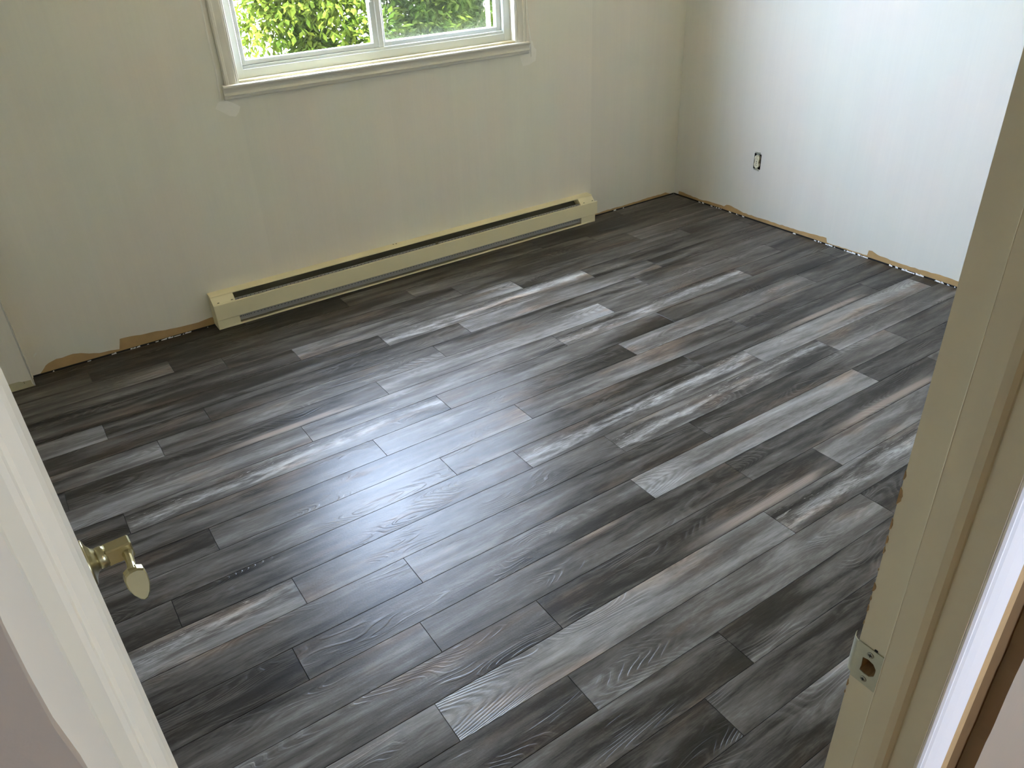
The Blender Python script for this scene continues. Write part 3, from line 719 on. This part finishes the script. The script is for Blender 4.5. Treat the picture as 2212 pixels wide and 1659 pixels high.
# ------------------------------------------------------------------ baseboard heater
ht = empty('baseboard_heater', (1.83, YB, 0))
tag(ht, 'long cream metal electric baseboard heater under the window', 'heater')
HX0, HX1 = .656, 3.006
A0 = Vector(ht.location)
def hp(mb, name, mat, parent=None, smooth=False):
    mb.v = [tuple(Vector(v)-A0) for v in mb.v]
    return mb.build(name, M[mat], parent or ht, smooth)
yy_ = lambda p, t: (t, YB-p[0], p[1])
hp(MB().prism([(.0005, .003), (.004, .003), (.004, .160), (.0005, .162)], yy_, HX0+.004, HX1-.004), 'back_plate', 'heater_dark')
hp(MB().prism([(.0005, .166), (.020, .1655), (.050, .1630), (.053, .1612), (.053, .1575), (.0510, .1575), (.0505, .1600), (.020, .1610), (.0005, .1615)], yy_, HX0, HX1-.004), 'top_cover', 'heater')
fp = hp(MB().prism([(.074, .1240), (.0760, .1275), (.0865, .1285), (.0882, .1265), (.0900, .0510), (.0885, .0490), (.0780, .0490), (.0780, .0505), (.0880, .0508), (.0862, .1250)], yy_, HX0+.001, HX1+.012), 'front_panel', 'heater')
hp(MB().prism([(.0005, .002), (.0880, .002), (.0895, .004), (.0890, .0100), (.0875, .0110), (.0865, .0100), (.0865, .004), (.0005, .004)], yy_, HX0+.006, HX1-.006), 'bottom_rail', 'heater')
for side, (a, b) in (('l', (HX0, HX0+.108)), ('r', (HX1-.112, HX1-.004))):
    capp = [(.0005, .001), (.0850, .001), (.0875, .003), (.0875, .0500), (.0820, .0520), (.0820, .1260), (.0790, .1310), (.0560, .1530), (.0515, .1580), (.0200, .1605), (.0005, .1610)]
    ec = hp(MB().prism(capp, yy_, a, b), 'end_cap', 'heater')
    for k in (.022, .088):
        hp(MB().box((a+k, YB-.0790, .1330), (a+k+.010, YB-.0765, .1365), bev=.0008), 'panel_clip', 'heater_dark', ec)
# deflector with its row of small holes and the finned element
df = hp(MB().prism([(.0400, .0150), (.0730, .0155), (.0750, .0170), (.0750, .0460), (.0735, .0460), (.0725, .0185), (.0400, .0170)], yy_, HX0+.106, HX1-.108), 'deflector', 'heater_grey')
pf = MB()
x = HX0+.112; step = [.007, .009, .009, .010, .010, .010]
i = 0
while x < HX1-.118:
    pf.tube([(x, YB-.0745, .0362), (x, YB-.0758, .0362)], [.0022, .0022], 8)
    x += step[i] if i < len(step) else .0175
    i += 1
pf = hp(pf, 'perforations', 'dark', df); pf['kind'] = 'stuff'
el = hp(MB().prism([(.012, .062), (.056, .062), (.056, .120), (.012, .120)], yy_, HX0+.112, HX1-.118), 'heating_element', 'heater_dark')
rf = hp(MB().prism([(.004, .142), (.030, .1215), (.0300, .1195), (.004, .140)], yy_, HX0+.108, HX1-.112), 'upper_baffle', 'heater_dark')
rfl = hp(MB().prism([(.0640, .100), (.0660, .100), (.0660, .1320), (.0640, .1325)], yy_, HX0+.108, HX1-.112), 'inner_baffle', 'heater_grey')
pf = MB(); x = HX0+.125
while x < HX1-.125:
    pf.tube([(x, YB-.0655, .1275), (x, YB-.0668, .1275)], [.0021, .0021], 8); x += .0205
pf = hp(pf, 'perforations', 'dark', rfl); pf['kind'] = 'stuff'
hp(MB().box((1.885, YB-.0685, .122), (1.903, YB-.0560, .1400), bev=.001), 'thermal_sensor', 'heater_dark')
for dx in (1.655, 1.672):
    hp(MB().box((dx, YB-.014, .1645), (dx+.008, YB-.006, .1668), bev=.0008), 'paint_nick', 'heater_dark')

# ------------------------------------------------------------------ outlet
ou = empty('electrical_outlet', (XR, 3.063, .35))
tag(ou, 'uncovered cream duplex outlet set in a dark hole in the right wall', 'outlet')
O0 = Vector(ou.location)
def op(mb, name, mat, parent=None, smooth=False):
    mb.v = [tuple(Vector(v)-O0) for v in mb.v]
    return mb.build(name, M[mat], parent or ou, smooth)
bx = MB()
y0, y1, z0, z1 = 3.037, 3.089, .305, .395
d = XR+.06
bx.add([(d, y0, z0), (d, y1, z0), (d, y1, z1), (d, y0, z1), (XR+.0005, y0, z0), (XR+.0005, y1, z0), (XR+.0005, y1, z1), (XR+.0005, y0, z1)],
       [(0, 1, 2, 3), (0, 4, 5, 1), (1, 5, 6, 2), (2, 6, 7, 3), (3, 7, 4, 0)])
op(bx, 'wall_box', 'dark')
yc, zc = 3.0645, .350
for sg in (1, -1):
    st = MB().box((XR-.0012, yc-.010, zc+sg*.036), (XR+.0006, yc+.010, zc+sg*.053), bev=.0006)
    for se in (1, -1):
        st.box((XR-.0015, yc+se*.0095, zc+sg*.047), (XR+.0004, yc+se*.020, zc+sg*(.0545 if se < 0 else .0525)), bev=.0005)
    op(st, 'mounting_strap', 'steel')
prof = []
R_ = .0175
for s_ in (1, -1):
    c_ = zc + s_*.0192
    rng_ = [math.radians(q) for q in (range(-38, 219, 14) if s_ == 1 else range(142, 399, 14))]
    prof += [(yc+R_*math.cos(a), c_+R_*math.sin(a)) for a in rng_]
rc = MB().prism([(p[0], p[1]) for p in prof], lambda p, t: (t, p[0], p[1]), XR+.010, XR-.0065)
rec = op(rc, 'receptacle', 'outlet')
for s_ in (1, -1):
    c_ = zc + s_*.0192
    sl = MB().box((XR-.0072, yc+.0045, c_-.0065), (XR-.0060, yc+.0065, c_+.0025)).box((XR-.0072, yc-.0065, c_-.0058), (XR-.0060, yc-.0045, c_+.0020))
    sl.tube([(XR-.0060, yc, c_+.0090), (XR-.0072, yc, c_+.0090)], [.0028, .0028], 10)
    op(sl, 'plug_slots', 'heater_dark', rec)
op(MB().tube([(XR-.0060, yc, zc), (XR-.0080, yc, zc)], [.003, .0026], 12), 'screw', 'screw', rec)

# ------------------------------------------------------------------ outdoors
gd = MB().box((-30, -30, -.80), (40, 45, -.70)).build('ground', M['ground'])
tag(gd, 'pale ground outside the window', 'ground', 'structure')
nb = MB()
for i in range(11):
    z = -.7 + i*.2
    nb.add([(-6, 12.0, z), (14, 12.0, z), (14, 12.02, z+.2), (-6, 12.02, z+.2), (-6, 12.3, z), (14, 12.3, z), (14, 12.3, z+.2), (-6, 12.3, z+.2)],
           [(0, 1, 2, 3), (0, 4, 5, 1), (3, 2, 6, 7)])
nbo = nb.build('building_wall', M['siding']); tag(nbo, 'bright white surface glaring behind the bush outside', 'building')

def bush(name, label, center, radius, n, seed, mat, leaf, stems=14, density=None):
    r = random.Random(seed)
    root = empty(name, (center[0], center[1], -.70)); tag(root, label, 'bush', group=None)
    mb = MB(); C0 = Vector(root.location)
    clumps = []
    for i in range(150):
        a = r.uniform(0, 2*math.pi); q = math.sqrt(r.random()); h = r.random()
        k = 1.0 if h < .75 else (1-(h-.75)/.25)**.5*.8+.2
        clumps.append((math.cos(a)*q*radius[0]*k, math.sin(a)*q*radius[1]*k, .15+h*radius[2], r.uniform(.16, .34)))
    for i in range(n):
        c = r.choice(clumps)
        u = Vector((r.gauss(0, 1), r.gauss(0, 1), r.gauss(0, 1))).normalized() * c[3] * (r.random()**.4)
        p = Vector(c[:3]) + u
        dirv = (u.normalized()*.8 + Vector((r.uniform(-1, 1), r.uniform(-1, 1), r.uniform(-1.1, .5)))).normalized()
        side = dirv.cross(Vector((r.uniform(-.6, .6), r.uniform(-.6, .6), 1))).normalized()
        nrm = side.cross(dirv)
        L = leaf*r.uniform(.6, 1.35); W = L*r.uniform(.19, .28)
        v = [p, p+dirv*L*.45+side*W-nrm*L*.03, p+dirv*L-nrm*L*.12, p+dirv*L*.45-side*W-nrm*L*.03, p+dirv*L*.5+nrm*L*.05]
        mb.add(v, [(0, 1, 4), (1, 2, 4), (2, 3, 4), (3, 0, 4)])
    me = bpy.data.meshes.new('foliage'); me.from_pydata(mb.v, [], mb.f); me.materials.append(M[mat]); me.update()
    o = bpy.data.objects.new('foliage', me); COL.objects.link(o); o.parent = root; o['kind'] = 'stuff'
    for i in range(stems):
        c = clumps[i % len(clumps)]
        b0 = Vector((c[0]*.25, c[1]*.25, 0)); e = Vector(c[:3]) + Vector((0, 0, .2))
        mid = b0.lerp(e, .5) + Vector((r.uniform(-.12, .12), r.uniform(-.12, .12), .1))
        MB().tube([b0, mid, e], [.016, .010, .004], 6).build('stem', M['bark'], root, smooth=True)
    return root
bush('garden_bush', 'sunlit yellow-green leafy bush outside the left window pane', (2.98, 6.3, 0), (1.10, .6, 2.75), 70000, 1, 'leaf_a', .066)
bush('garden_bush', 'darker green bush behind the screened right window pane', (5.35, 7.6, 0), (1.35, .7, 3.0), 70000, 2, 'leaf_b', .075)
